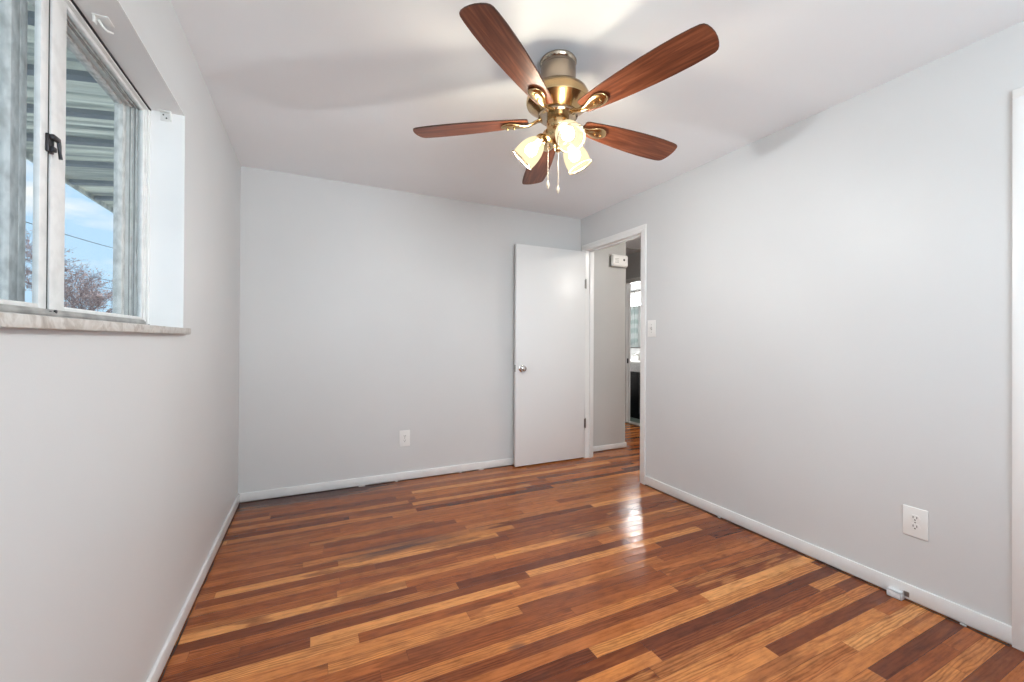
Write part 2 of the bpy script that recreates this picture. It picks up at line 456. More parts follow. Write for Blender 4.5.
# plastered reveal lining, brighter than the wall
bm = B()
add_box(bm, (-0.693, WY1 - 0.003, WZ0 + 0.025), (XL + 0.0015, WY1, WZ1))
add_box(bm, (-0.693, WY0, WZ1 - 0.003), (XL + 0.0015, WY1, WZ1))
add_box(bm, (-0.693, WY0, WZ0 + 0.025), (XL + 0.0015, WY0 + 0.003, WZ1))
struct(obj('trim_1', bm, M['reveal']))

bm = B(); add_box(bm, (XW, YB, 0.0), (XR + 0.05, YE + 0.0, H)); struct(obj('wall_back', bm, M['wall']))
FW = (-0.10, 1.40, 0.92, 2.12)      # unseen window added behind the camera to bring in fill light
bm = B()
add_box(bm, (XW, YF - 0.1, 0.0), (FW[0], YF, H)); add_box(bm, (FW[1], YF - 0.1, 0.0), (XH, YF, H))
add_box(bm, (FW[0], YF - 0.1, 0.0), (FW[1], YF, FW[2])); add_box(bm, (FW[0], YF - 0.1, FW[3]), (FW[1], YF, H))
struct(obj('wall_front', bm, M['wall']))
w2 = B()
for lo, hi in (((FW[0], FW[2]), (FW[0] + 0.04, FW[3])), ((FW[1] - 0.04, FW[2]), (FW[1], FW[3])), ((FW[0] + 0.04, FW[2]), (FW[1] - 0.04, FW[2] + 0.04)), ((FW[0] + 0.04, FW[3] - 0.04), (FW[1] - 0.04, FW[3])), ((0.63, FW[2] + 0.04), (0.67, FW[3] - 0.04))):
    add_box(w2, (lo[0], YF - 0.09, lo[1]), (hi[0], YF - 0.05, hi[1]), 0.001)
w2 = struct(obj('added_window', w2, M['white'], smooth=True))
box_obj('window_pane', (FW[0] + 0.04, YF - 0.072, FW[2] + 0.04), (FW[1] - 0.04, YF - 0.068, FW[3] - 0.04), M['glass'], w2)
area_light('daylight_fill', ((FW[0] + FW[1]) / 2, YF - 0.03, (FW[2] + FW[3]) / 2), (PI / 2 + 1.0, 0, 0), FW[1] - FW[0] - 0.1, FW[3] - FW[2] - 0.1, FILL_W, (0.80, 0.92, 1.0))  # added fill panel, tilted up to brighten the ceiling

# right wall with doorway
DY0, DY1, DZ = 2.667, 3.452, 2.098
bm = B()
add_box(bm, (XR, YF, 0.0), (XH, DY0 - 0.015, H))
add_box(bm, (XR, DY1 + 0.015, 0.0), (XH, YE, H))
add_box(bm, (XR, DY0 - 0.015, DZ + 0.015), (XH, DY1 + 0.015, H))
struct(obj('wall_right', bm, M['wall']))

# jambs and casing of the bedroom door
def casing(bm, x, y0, y1, z, w=0.058, t=0.015, side=-1):
    # stepped flat casing on the plane x, going towards side*x
    for (a, b, tt) in ((0.0, w * 0.42, t * 0.7), (w * 0.42, w, t)):
        for ya, yb in ((y0 - b, y0 - a), (y1 + a, y1 + b)):
            xs = sorted((x, x + side * tt)); add_box(bm, (xs[0], ya, 0.0), (xs[1], yb, z + a), 0.0012)
        xs = sorted((x, x + side * tt)); add_box(bm, (xs[0], y0 - b, z + a), (xs[1], y1 + b, z + b), 0.0012)
bm = B()
add_box(bm, (XR - 0.001, DY0 - 0.015, 0), (XH + 0.001, DY0, DZ + 0.015))
add_box(bm, (XR - 0.001, DY1, 0), (XH + 0.001, DY1 + 0.015, DZ + 0.015))
add_box(bm, (XR - 0.001, DY0, DZ), (XH + 0.001, DY1, DZ + 0.015))
# door stop
add_box(bm, (XR + 0.040, DY0, 0), (XR + 0.075, DY0 + 0.011, DZ), 0.001)
add_box(bm, (XR + 0.040, DY1 - 0.011, 0), (XR + 0.075, DY1, DZ), 0.001)
add_box(bm, (XR + 0.040, DY0, DZ - 0.011), (XR + 0.075, DY1, DZ), 0.001)
casing(bm, XR, DY0, DY1, DZ, side=-1)
casing(bm, XH, DY0, DY1, DZ, side=1)
struct(obj('trim_2', bm, M['white'], smooth=True))

# door slab, swung open against the back wall
door = struct(box_obj('door_1', (1.690, 3.445, 0.012), (2.464, 3.480, 2.084), M['door'], bevel=0.002))
def knob(parent, x, y, z, sgn, axis='y', name='door_knob'):
    bm = B()
    rot = Matrix.Rotation(PI / 2 if sgn < 0 else -PI / 2, 4, 'X')
    if axis == 'x': rot = Matrix.Rotation(-PI / 2 if sgn < 0 else PI / 2, 4, 'Y')
    prof = [(0.0, 0.0), (0.033, 0.0), (0.033, 0.004), (0.027, 0.009), (0.013, 0.011), (0.011, 0.026), (0.020, 0.032), (0.027, 0.040), (0.0275, 0.048), (0.023, 0.056), (0.012, 0.060), (0.0, 0.061)]
    add_lathe(bm, prof, 28, Matrix.Translation((x, y, z)) @ rot)
    return obj(name, bm, M['chrome'], parent, smooth=True)
knob(door, 1.748, 3.445, 0.925, -1)
knob(door, 1.748, 3.480, 0.925, 1)
bm = B(); add_box(bm, (1.6880, 3.451, 0.893), (1.6905, 3.474, 0.957), 0.0008); add_box(bm, (1.6815, 3.456, 0.917), (1.689, 3.469, 0.933), 0.002)
obj('latch_plate', bm, M['steel'], door)
for hz in (1.757, 0.354):
    bm = B()
    add_tube(bm, [(2.4685, 3.440, hz - 0.046), (2.4685, 3.440, hz + 0.046)], 0.0062, 10)
    add_tube(bm, [(2.4685, 3.440, hz + 0.046), (2.4685, 3.440, hz + 0.052)], 0.0040, 10)
    add_box(bm, (2.456, 3.4425, hz - 0.044), (2.4795, 3.4455, hz + 0.044))
    obj('hinge', bm, M['steel'], door, smooth=True)

# second casing at the right edge of the photograph, with a closed closet door in it
bm = B()
C0, C1, CZ = -0.19, 0.558, 2.12
casing(bm, XR, C0, C1, CZ, side=-1)
struct(obj('trim_3', bm, M['white'], smooth=True))
d2 = struct(box_obj('door_2', (XR - 0.008, C0 + 0.002, 0.012), (XR - 0.0005, C1 - 0.002, CZ - 0.002), M['door'], bevel=0.001))
knob(d2, XR - 0.008, C0 + 0.07, 0.925, -1, 'x')

# baseboards with a slightly rounded top
def baseboard(name, segs, h=0.068, t=0.013, z0=0.007):
    bm = B()
    for lo, hi in segs:
        add_box(bm, (lo[0], lo[1], z0), (hi[0], hi[1], h), 0.004, 2)
    return struct(obj(name, bm, M['base'], smooth=True))
T = 0.013
baseboard('baseboard_back', [((XL + T, YB - T), (XR, YB))])
baseboard('baseboard_left', [((XL, YF), (XL + T, YB))])
baseboard('baseboard_right', [((XR - T, C1 + 0.058), (XR, DY0 - 0.058)), ((XR - T, YF), (XR, C0 - 0.058))], h=0.075)
baseboard('baseboard_front', [((XL + T, YF), (XR - T, YF + T))])
baseboard('baseboard_hall', [((XH + 0.017, YE - T), (XE + T, YE)), ((XE, YE), (XE + T, 6.6))], h=0.058)
# ragged dark strip at the floor edge, gap shade put into its colour (old shoe moulding taken off, bits of caulk left)
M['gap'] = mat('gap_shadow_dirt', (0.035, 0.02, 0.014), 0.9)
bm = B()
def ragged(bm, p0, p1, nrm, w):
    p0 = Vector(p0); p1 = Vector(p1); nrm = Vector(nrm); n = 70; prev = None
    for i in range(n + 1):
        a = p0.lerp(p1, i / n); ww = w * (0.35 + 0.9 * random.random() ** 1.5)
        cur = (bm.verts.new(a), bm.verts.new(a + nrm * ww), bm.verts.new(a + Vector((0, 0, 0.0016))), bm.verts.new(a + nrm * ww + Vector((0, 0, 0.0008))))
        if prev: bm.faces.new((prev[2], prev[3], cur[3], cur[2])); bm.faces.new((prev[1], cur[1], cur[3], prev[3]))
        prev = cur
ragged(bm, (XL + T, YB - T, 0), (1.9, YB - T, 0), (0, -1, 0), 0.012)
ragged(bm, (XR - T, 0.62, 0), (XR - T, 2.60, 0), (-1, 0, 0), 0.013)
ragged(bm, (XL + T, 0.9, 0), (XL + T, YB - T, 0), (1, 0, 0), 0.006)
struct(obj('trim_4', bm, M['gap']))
# caulk crumbs left on the floor edge
bm = B()
for cx, ln in ((0.33, 0.05), (0.62, 0.02), (1.18, 0.018), (1.36, 0.05)):
    add_box(bm, (cx, YB - T - 0.009, 0.0), (cx + ln, YB - T + 0.001, 0.006), 0.002)
for cy, ln in ((0.74, 0.02), (1.9, 0.02)):
    add_box(bm, (XR - T - 0.006, cy, 0.0), (XR - T + 0.001, cy + ln, 0.006), 0.002)
struct(obj('trim_5', bm, M['base'], smooth=True))

# ------------------------------------------------------------------ hall and bathroom shell
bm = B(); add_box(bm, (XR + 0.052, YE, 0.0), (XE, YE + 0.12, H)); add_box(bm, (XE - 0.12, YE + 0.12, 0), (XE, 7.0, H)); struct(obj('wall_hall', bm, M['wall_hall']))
bm = B()
BY0, BY1, BZ = 3.95, 4.725, 2.035
add_box(bm, (XB, 1.0, 0.0), (XBI, BY0, H)); add_box(bm, (XB, BY1, 0.0), (XBI, 7.0, H)); add_box(bm, (XB, BY0, BZ), (XBI, BY1, H))
struct(obj('wall_bath', bm, M['wall_shaded']))
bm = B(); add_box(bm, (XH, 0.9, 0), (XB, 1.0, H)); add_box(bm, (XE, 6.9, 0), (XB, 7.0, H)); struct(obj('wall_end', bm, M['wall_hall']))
bm = B(); add_box(bm, (XH - 0.04, 0.9, H), (5.05, 7.05, H + 0.12)); struct(obj('ceiling_hall', bm, M['ceiling']))
bm = B()
# attic hatch: shallow panel and its moulding on the hall ceiling
for a, b in (((3.30, 4.34), (4.02, 4.38)), ((3.30, 3.72), (4.02, 3.76)), ((3.26, 3.72), (3.30, 4.38)), ((4.02, 3.72), (4.06, 4.38))):
    add_box(bm, (a[0], a[1], H - 0.010), (b[0], b[1], H), 0.002)
struct(obj('trim_6', bm, M['wall_hall']))
bm = B()
add_box(bm, (XB - 0.001, BY1 - 0.015, 0), (XBI + 0.001, BY1, BZ)); add_box(bm, (XB - 0.001, BY0, 0), (XBI + 0.001, BY0 + 0.015, BZ)); add_box(bm, (XB - 0.001, BY0, BZ - 0.015), (XBI + 0.001, BY1, BZ))
add_box(bm, (XB + 0.035, BY1 - 0.027, 0), (XB + 0.065, BY1 - 0.014, BZ - 0.014))
casing(bm, XB, BY0 + 0.015, BY1 - 0.015, BZ - 0.015, w=0.06, side=-1)
struct(obj('trim_7', bm, M['white'], smooth=True))
struct(box_obj('trim_8', (XB - 0.01, BY0 + 0.016, 0.0005), (XBI + 0.02, BY1 - 0.016, 0.014), M['marble_w'], bevel=0.004))
struct(box_obj('floor_bath', (XB + 0.02, 3.6, -0.12), (5.05, 7.0, 0.002), M['tile']))
bm = B(); add_box(bm, (4.95, 3.6, 0), (5.05, 7.0, H)); add_box(bm, (XBI, 3.5, 0), (5.05, 3.6, H)); add_box(bm, (XBI, 6.98, 0), (4.95, 7.05, H)); struct(obj('wall_bathroom', bm, M['bathwall']))

# strike plate of the bathroom door
tag(box_obj('strike_plate', (XB + 0.008, BY1 - 0.0185, 0.86), (XB + 0.034, BY1 - 0.0155, 0.93), M['darkmetal'], bevel=0.001), 'small dark strike plate on the bathroom door jamb', 'strike plate')

# ================================================================== WINDOW
win = struct(bpy.data.objects.new('window_1', None)); COL.objects.link(win); win.location = (-0.66, 1.46, 1.23)
def wpart(name, boxes, material, bevel=0.0015):
    bm = B()
    for lo, hi in boxes: add_box(bm, lo, hi, bevel)
    return place(obj(name, bm, material, None, smooth=bool(bevel)), win)
SZ = 1.228    # top of the sill
# main frame: tracks around the opening
wpart('window_frame', [((-0.693, WY1 - 0.026, SZ), (-0.603, WY1 - 0.003, WZ1 - 0.003)), ((-0.693, WY0 + 0.003, SZ), (-0.603, WY0 + 0.026, WZ1 - 0.003)),
                       ((-0.693, WY0 + 0.003, WZ1 - 0.016), (-0.603, WY1 - 0.003, WZ1 - 0.0035))], M['frame_in'])
wpart('window_track', [((-0.693, WY0 + 0.004, SZ), (-0.601, WY1 - 0.004, SZ + 0.014)), ((-0.624, WY0 + 0.026, SZ + 0.014), (-0.604, WY1 - 0.012, SZ + 0.030)), ((-0.604, WY0 + 0.026, SZ + 0.014), (-0.601, WY1 - 0.012, SZ + 0.024)),
                       ((-0.645, WY0 + 0.026, SZ + 0.014), (-0.640, WY1 - 0.026, SZ + 0.022))], M['track'])
wpart('jamb_ridge', [((-0.632, WY1 - 0.036, SZ + 0.014), (-0.628, WY1 - 0.026, WZ1 - 0.016)), ((-0.648, WY1 - 0.034, SZ + 0.014), (-0.643, WY1 - 0.026, WZ1 - 0.016)), ((-0.632, WY0 + 0.03, WZ1 - 0.026), (-0.628, WY1 - 0.036, WZ1 - 0.016)), ((-0.648, WY0 + 0.03, WZ1 - 0.024), (-0.643, WY1 - 0.034, WZ1 - 0.016))], M['frame'])
wpart('window_gap_strip', [((-0.640, WY1 - 0.0275, SZ + 0.02), (-0.636, WY1 - 0.0255, WZ1 - 0.016)), ((-0.654, WY1 - 0.0275, SZ + 0.02), (-0.651, WY1 - 0.0255, WZ1 - 0.016)), ((-0.640, WY0 + 0.03, WZ1 - 0.0175), (-0.636, WY1 - 0.03, WZ1 - 0.0155))], M['track'], 0)  # darker strips, shade of the track gaps put into colour
wpart('window_flange', [((-0.603, WY1 - 0.016, SZ + 0.012), (-0.596, WY1 - 0.004, WZ1 - 0.010)), ((-0.603, WY0 + 0.003, WZ1 - 0.017), (-0.598, WY1 - 0.004, WZ1 - 0.010))], M['white'])
wpart('window_gap_strip', [((-0.600, WY0 + 0.003, WZ1 - 0.0085), (-0.5955, WY1 - 0.003, WZ1 - 0.003)), ((-0.600, WY1 - 0.012, SZ + 0.0005), (-0.594, WY1 - 0.003, SZ + 0.013))], M['gasket_gap'], 0)
# inner sliding sashes
def sash(name, x0, x1, y0, y1, z0, z1, ws, wr, wb, material, sl=None):
    sl = sl or ws
    o = wpart(name, [((x0, y0, z0), (x1, y0 + sl, z1)), ((x0, y1 - ws, z0), (x1, y1, z1)), ((x0, y0 + sl, z0), (x1, y1 - ws, z0 + wb)), ((x0, y0 + sl, z1 - wr), (x1, y1 - ws, z1))], material)
    g = wpart('window_pane', [(((x0 + x1) / 2 - 0.0015, y0 + sl - 0.002, z0 + wb - 0.002), ((x0 + x1) / 2 + 0.0015, y1 - ws + 0.002, z1 - wr + 0.002))], M['glass'], 0)
    return o
ZT = WZ1 - 0.017
sash('sash', -0.620, -0.608, 1.457, WY1 - 0.026, SZ + 0.030, ZT, 0.016, 0.012, 0.011, M['frame_in'], sl=0.069)
sash('sash', -0.620, -0.608, WY0 + 0.027, 1.443, SZ + 0.030, ZT, 0.033, 0.012, 0.011, M['frame_in'])
# outer storm sashes
sash('storm_sash', -0.690, -0.665, 1.458, WY1 - 0.026, SZ + 0.010, ZT, 0.031, 0.010, 0.020, M['frame'], sl=0.028)
sash('storm_sash', -0.690, -0.665, WY0 + 0.027, 1.457, SZ + 0.010, ZT, 0.034, 0.010, 0.020, M['frame'], sl=0.04)
wpart('window_gap_strip', [((-0.619, 1.4435, SZ + 0.02), (-0.612, 1.4565, ZT))], M['gasket_gap'], 0)  # black strip standing in for the shaded gap between the sashes
# cam latch with its lever
bm = B()
add_box(bm, (-0.608, 1.430, 1.652), (-0.601, 1.456, 1.698), 0.002)
add_box(bm, (-0.602, 1.433, 1.686), (-0.592, 1.466, 1.698), 0.003)
add_box(bm, (-0.602, 1.436, 1.656), (-0.594, 1.452, 1.668), 0.002)
add_tube(bm, [(-0.597, 1.464, 1.694), (-0.596, 1.465, 1.680), (-0.595, 1.465, 1.662), (-0.594, 1.468, 1.646)], [0.0045, 0.0045, 0.0036, 0.004], 8)
place(obj('window_latch', bm, M['darkmetal'], smooth=True), win)
bm = B()
add_tube(bm, [(-0.606, 1.470, SZ + 0.025), (-0.600, 1.470, SZ + 0.025)], 0.0045, 10)
add_box(bm, (-0.6075, 1.445, SZ + 0.014), (-0.602, 1.455, SZ + 0.026), 0.001)
place(obj('roller', bm, M['darkmetal'], smooth=True), win)
# marble sill
sill = box_obj('window_sill', (-0.693, WY0 - 0.03, WZ0 - 0.0), (XL, WY1 - 0.001, SZ), M['marble'])
bpy.data.objects.remove(sill)
bm = B()
add_box(bm, (-0.693, WY0 + 0.001, WZ0 + 0.0005), (XL + 0.001, WY1 - 0.001, SZ))
add_box(bm, (XL + 0.0005, WY0 - 0.03, WZ0), (XL + 0.022, WY1 + 0.026, SZ), 0.003)
place(obj('window_sill', bm, M['marble'], smooth=True), win)

# curtain rod hook under the head and blind bracket in the corner of the reveal
h = tag(None or bpy.data.objects.new('curtain_hook', None), 'small white curtain hook screwed under the head of the window recess', 'hook'); COL.objects.link(h); h.location = (-0.560, 1.58, WZ1 - 0.003)
bm = B(); add_box(bm, (-0.572, 1.560, WZ1 - 0.0065), (-0.536, 1.602, WZ1 - 0.0031), 0.001)
place(obj('mounting_plate', bm, M['plastic'], smooth=True), h)
bm = B(); add_box(bm, (-0.571, 1.562, WZ1 - 0.026), (-0.566, 1.578, WZ1 - 0.006), 0.001)
add_tube(bm, [(-0.562, 1.574, WZ1 - 0.010), (-0.556, 1.582, WZ1 - 0.022), (-0.550, 1.594, WZ1 - 0.026), (-0.543, 1.612, WZ1 - 0.018)], 0.0032, 8)
place(obj('hook_arm', bm, M['plastic'], smooth=True), h)
h = tag(bpy.data.objects.new('blind_bracket', None), 'small white blind bracket in the upper corner of the window recess', 'bracket'); COL.objects.link(h); h.location = (-0.545, WY1 - 0.003, 2.085)
bm = B(); add_box(bm, (-0.566, WY1 - 0.0055, 2.066), (-0.528, WY1 - 0.0031, 2.101), 0.001); add_box(bm, (-0.566, WY1 - 0.024, 2.098), (-0.528, WY1 - 0.0031, 2.1015), 0.001)
add_box(bm, (-0.532, WY1 - 0.018, 2.068), (-0.529, WY1 - 0.004, 2.099), 0.0008)
place(obj('bracket_body', bm, M['plastic'], smooth=True), h)
for (a, c) in ((-0.556, 2.090), (-0.546, 2.078)):
    bm = B(); add_tube(bm, [(a, WY1 - 0.0072, c), (a, WY1 - 0.0050, c)], 0.0028, 8); place(obj('screw', bm, M['darkmetal']), h)

# ================================================================== OUTLETS AND SWITCH
def wall_frame(o, normal):
    # local x = along wall, y = out of the wall, z = up
    n = Vector(normal); z = Vector((0, 0, 1)); x = n.cross(z)
    o.matrix_world = Matrix.Translation(o.location) @ Matrix((( x.x, n.x, 0, 0), (x.y, n.y, 0, 0), (0, 0, 1, 0), (0, 0, 0, 1)))
def face_outline(w, h, cut, n=8):
    # duplex receptacle face: circle-ish with flat top and bottom
    pts = []
    for i in range(28):
        a = 2 * PI * i / 28
        pts.append((w * math.cos(a), max(-h, min(h, w * math.sin(a)))))
    return pts
def outlet(loc, normal, label, w=0.088, hh=0.134):
    t = thing('wall_outlet', label, 'outlet', loc)
    wall_frame(t, normal)
    bm = B(); add_box(bm, (-w / 2, 0, -hh / 2), (w / 2, 0.0055, hh / 2), 0.0022, 3)
    obj('cover_plate', bm, M['plastic'], t, smooth=True)
    R = Matrix.Rotation(PI / 2, 4, 'X')
    for s in (1, -1):
        bm = B(); add_prism(bm, face_outline(0.0172, 0.0142, 0), -0.0075, -0.005, Matrix.Translation((0, 0, s * 0.0195)) @ R)
        f = obj('receptacle', bm, M['plastic'], t)
        bm = B()
        add_box(bm, (-0.0078, 0.0072, s * 0.0195 - 0.001), (-0.0052, 0.0079, s * 0.0195 + 0.0085))
        add_box(bm, (0.0052, 0.0072, s * 0.0195 - 0.001), (0.0078, 0.0079, s * 0.0195 + 0.0085))
        add_tube(bm, [(0, 0.0072, s * 0.0195 - 0.0075), (0, 0.0079, s * 0.0195 - 0.0075)], 0.0030, 10)
        obj('slots', bm, M['slot'], f)
    bm = B(); add_tube(bm, [(0, 0.005, 0), (0, 0.0066, 0)], 0.0032, 12); obj('screw', bm, M['steel'], t)
    return t
outlet((XR, 0.908, 0.366), (-1, 0, 0), 'white duplex wall outlet low on the wall right of the doorway')
outlet((0.696, YB, 0.352), (0, -1, 0), 'white duplex wall outlet low on the wall behind, left of the open door')
sw = thing('light_switch', 'white toggle light switch on the wall right beside the doorway', 'switch', (XR, 2.546, 1.288))
wall_frame(sw, (-1, 0, 0))
bm = B(); add_box(bm, (-0.0435, 0, -0.067), (0.0435, 0.0055, 0.067), 0.0022, 3); obj('cover_plate', bm, M['plastic'], sw, smooth=True)
bm = B(); add_box(bm, (-0.0055, 0.005, -0.0125), (0.0055, 0.0062, 0.0125)); obj('toggle_slot', bm, M['steel'], sw)
bm = B(); add_prism(bm, [(0.0058, -0.008), (0.0058, 0.006), (0.016, 0.013), (0.0175, 0.009)], -0.0042, 0.0042, Matrix(((0, 0, 1, 0), (1, 0, 0, 0), (0, 1, 0, 0), (0, 0, 0, 1)))); obj('toggle', bm, M['plastic'], sw)
bm = B()
bm.free()
for s in (1, -1):
    bm = B(); add_tube(bm, [(0, 0.005, s * 0.030), (0, 0.0066, s * 0.030)], 0.003, 10); obj('screw', bm, M['steel'], sw)

# small metal bracket left at the foot of the right wall
br = thing('floor_bracket', 'small pale metal bracket on the floor against the right baseboard', 'bracket', (XR - 0.025, 0.968, 0.0))
M['galv'] = noisy('galvanised', (0.68, 0.70, 0.72), (0.80, 0.81, 0.82), 60, 0.4)
bm = B()
add_box(bm, (XR - 0.044, 0.942, 0.0), (XR - T, 0.996, 0.004), 0.001)
add_box(bm, (XR - 0.044, 0.942, 0.0), (XR - 0.040, 0.996, 0.032), 0.001)
add_box(bm, (XR - 0.044, 0.942, 0.028), (XR - T, 0.996, 0.032), 0.001)
add_box(bm, (XR - 0.044, 0.942, 0.0), (XR - T, 0.946, 0.032), 0.001)
place(obj('channel', bm, M['galv'], smooth=True), br)
bm = B(); add_box(bm, (XR - T - 0.003, 0.925, 0.018), (XR - T - 0.0002, 0.945, 0.040), 0.0008)
place(obj('fixing_tab', bm, M['steel'], smooth=True), br)

# door chime in the hall
ch = thing('door_chime', 'white door chime box high on the hall wall, seen through the doorway', 'chime', (3.065, YE, 2.06))
bm = B()
add_box(bm, (2.905, YE - 0.052, 1.995), (3.122, YE - 0.002, 2.128), 0.022, 4)
place(obj('chime_cover', bm, M['plastic'], smooth=True), ch)
bm = B(); add_box(bm, (2.89, YE - 0.004, 1.99), (3.124, YE, 2.134), 0.001); place(obj('back_plate', bm, M['steel']), ch)
bm = B(); add_lathe(bm, [(0, 0.003), (0.010, 0.002), (0.013, 0)], 20, Matrix.Translation((3.060, YE - 0.052, 2.072)) @ Matrix.Rotation(PI / 2, 4, 'X')); place(obj('button', bm, M['slot'], smooth=True), ch)
bm = B()
for k in range(4): add_box(bm, (2.935, YE - 0.0535, 2.035 + k * 0.014), (2.985, YE - 0.0515, 2.039 + k * 0.014))
place(obj('sound_slots', bm, M['steel']), ch)

# ================================================================== CEILING FAN
FX, FY = 0.981, 1.586
DZF = 0.015   # everything below the canopy
fan = thing('ceiling_fan', 'brass ceiling fan with five cherry wood blades and three lit glass shades', 'ceiling fan', (FX, FY, H))
FM = Matrix.Translation((FX, FY, 0)); FL = Matrix.Translation((FX, FY, DZF))
def fpart(name, bm, material, smooth=True, parent=None, angle=35):
    o = obj(name, bm, material, None, smooth=smooth, angle=angle)
    o.parent = parent or fan
    if parent is None or parent == fan: o.matrix_parent_inverse = Matrix.Translation((-FX, -FY, -H))
    return o
bm = B(); add_lathe(bm, [(0, 2.4395), (0.079, 2.4395), (0.083, 2.432), (0.080, 2.422), (0.076, 2.418), (0.076, 2.408), (0.079, 2.404), (0.079, 2.340), (0.074, 2.322), (0.060, 2.312), (0.030, 2.306), (0, 2.306)], 48, FM)
fpart('canopy', bm, M['bronze'])
bm = B(); add_lathe(bm, [(0, 2.318), (0.050, 2.318), (0.062, 2.314), (0.075, 2.308), (0.108, 2.296), (0.130, 2.278), (0.141, 2.255), (0.1425, 2.238), (0.140, 2.228), (0.132, 2.222), (0.126, 2.218), (0.112, 2.206), (0.098, 2.196), (0.092, 2.190), (0.088, 2.186), (0.0, 2.186)], 56, FL)
fpart('motor_housing', bm, M['brass'])
bm = B(); add_lathe(bm, [(0, 2.188), (0.084, 2.188), (0.088, 2.182), (0.088, 2.172), (0.080, 2.166), (0.0, 2.166)], 48, FL)
fpart('flywheel', bm, M['bronze'])
bm = B(); add_lathe(bm, [(0, 2.168), (0.048, 2.168), (0.050, 2.160), (0.050, 2.128), (0.046, 2.120), (0.052, 2.114), (0.060, 2.108), (0.062, 2.096), (0.058, 2.080), (0.046, 2.064), (0.030, 2.052), (0.018, 2.046), (0.014, 2.038), (0.017, 2.030), (0.014, 2.022), (0.006, 2.017), (0, 2.016)], 40, FL)
fpart('switch_housing', bm, M['brass'])

# blades: outline in local coordinates, x radial
def blade_outline():
    up = [(0.130, 0.030), (0.134, 0.036), (0.145, 0.040), (0.20, 0.048), (0.27, 0.0565), (0.35, 0.0635), (0.43, 0.0685), (0.50, 0.0705), (0.56, 0.0700), (0.61, 0.0672), (0.637, 0.0635), (0.648, 0.058), (0.655, 0.048), (0.661, 0.030), (0.664, 0.010)]
    return up + [(x, -y) for x, y in reversed(up)]
TILT = Matrix(((1, 0, 0, 0), (0, 1, 0, 0), (-0.029, -0.039, 1, 0), (0, 0, 0, 1)))
tilt_rot = Matrix.Rotation(0.029, 4, 'Y') @ Matrix.Rotation(-0.039, 4, 'X')
bm = B(); add_prism(bm, blade_outline(), -0.003, 0.003)
bmesh.ops.recalc_face_normals(bm, faces=bm.faces)
es = [e for e in bm.edges if abs(e.verts[0].co.z - e.verts[1].co.z) < 1e-6]
bmesh.ops.bevel(bm, geom=es, offset=0.0012, segments=2, affect='EDGES')
blade_me = bpy.data.meshes.new('blade'); bm.to_mesh(blade_me); bm.free()
blade_me.materials.append(M['blade']); blade_me.materials.append(M['blade_edge'])
for p in blade_me.polygons:
    if abs(p.normal.z) < 0.9: p.material_index = 1
# blade iron: curved arm and spoon-shaped medallion under the blade
def iron_mesh():
    bm = B()
    sec = [(0.070, 0.000, 0.018), (0.090, -0.002, 0.016), (0.110, -0.010, 0.013), (0.130, -0.017, 0.012), (0.150, -0.0185, 0.015), (0.170, -0.0165, 0.022), (0.188, -0.0150, 0.030), (0.205, -0.0140, 0.0345), (0.222, -0.0135, 0.0345), (0.237, -0.0130, 0.029), (0.248, -0.0125, 0.018), (0.253, -0.0115, 0.008)]
    rings = []
    for x, z, w in sec:
        n = 12; th = 0.0065 if x < 0.2 else 0.0085
        rings.append([bm.verts.new((x, w * math.cos(2 * PI * k / n), z + th * math.sin(2 * PI * k / n))) for k in range(n)])
    for a, b in zip(rings, rings[1:]):
        for k in range(12): bm.faces.new((a[k], a[(k + 1) % 12], b[(k + 1) % 12], b[k]))
    bm.faces.new(rings[0]); bm.faces.new(rings[-1])
    bmesh.ops.recalc_face_normals(bm, faces=bm.faces)
    me = bpy.data.meshes.new('blade_iron'); bm.to_mesh(me); bm.free(); me.materials.append(M['brass'])
    for p in me.polygons: p.use_smooth = True
    return me
def screw_mesh():
    bm = B(); add_lathe(bm, [(0, -0.0255), (0.003, -0.025), (0.0045, -0.0225), (0.0045, -0.018), (0, -0.018)], 12)
    me = bpy.data.meshes.new('screw'); bm.to_mesh(me); bm.free(); me.materials.append(M['brass']); return me
iron_me = iron_mesh(); screw_me = screw_mesh()
for k in range(5):
    a = 5.017 - k * 2 * PI / 5
    bl = bpy.data.objects.new('blade', blade_me); COL.objects.link(bl); bl.parent = fan
    bl.matrix_local = Matrix.Translation((0, 0, 2.162 + DZF - H)) @ tilt_rot @ Matrix.Rotation(a, 4, 'Z') @ Matrix.Rotation(-0.191, 4, 'X') @ Matrix.Diagonal((1.028, 1.016, 1.016, 1))
    ir = bpy.data.objects.new('blade_iron', iron_me); COL.objects.link(ir); ir.parent = bl; ir.location = (0, 0, 0.004)
    for sx in (0.195, 0.225):
        s = bpy.data.objects.new('screw', screw_me); COL.objects.link(s); s.parent = bl; s.location = (sx, 0, 0.0)

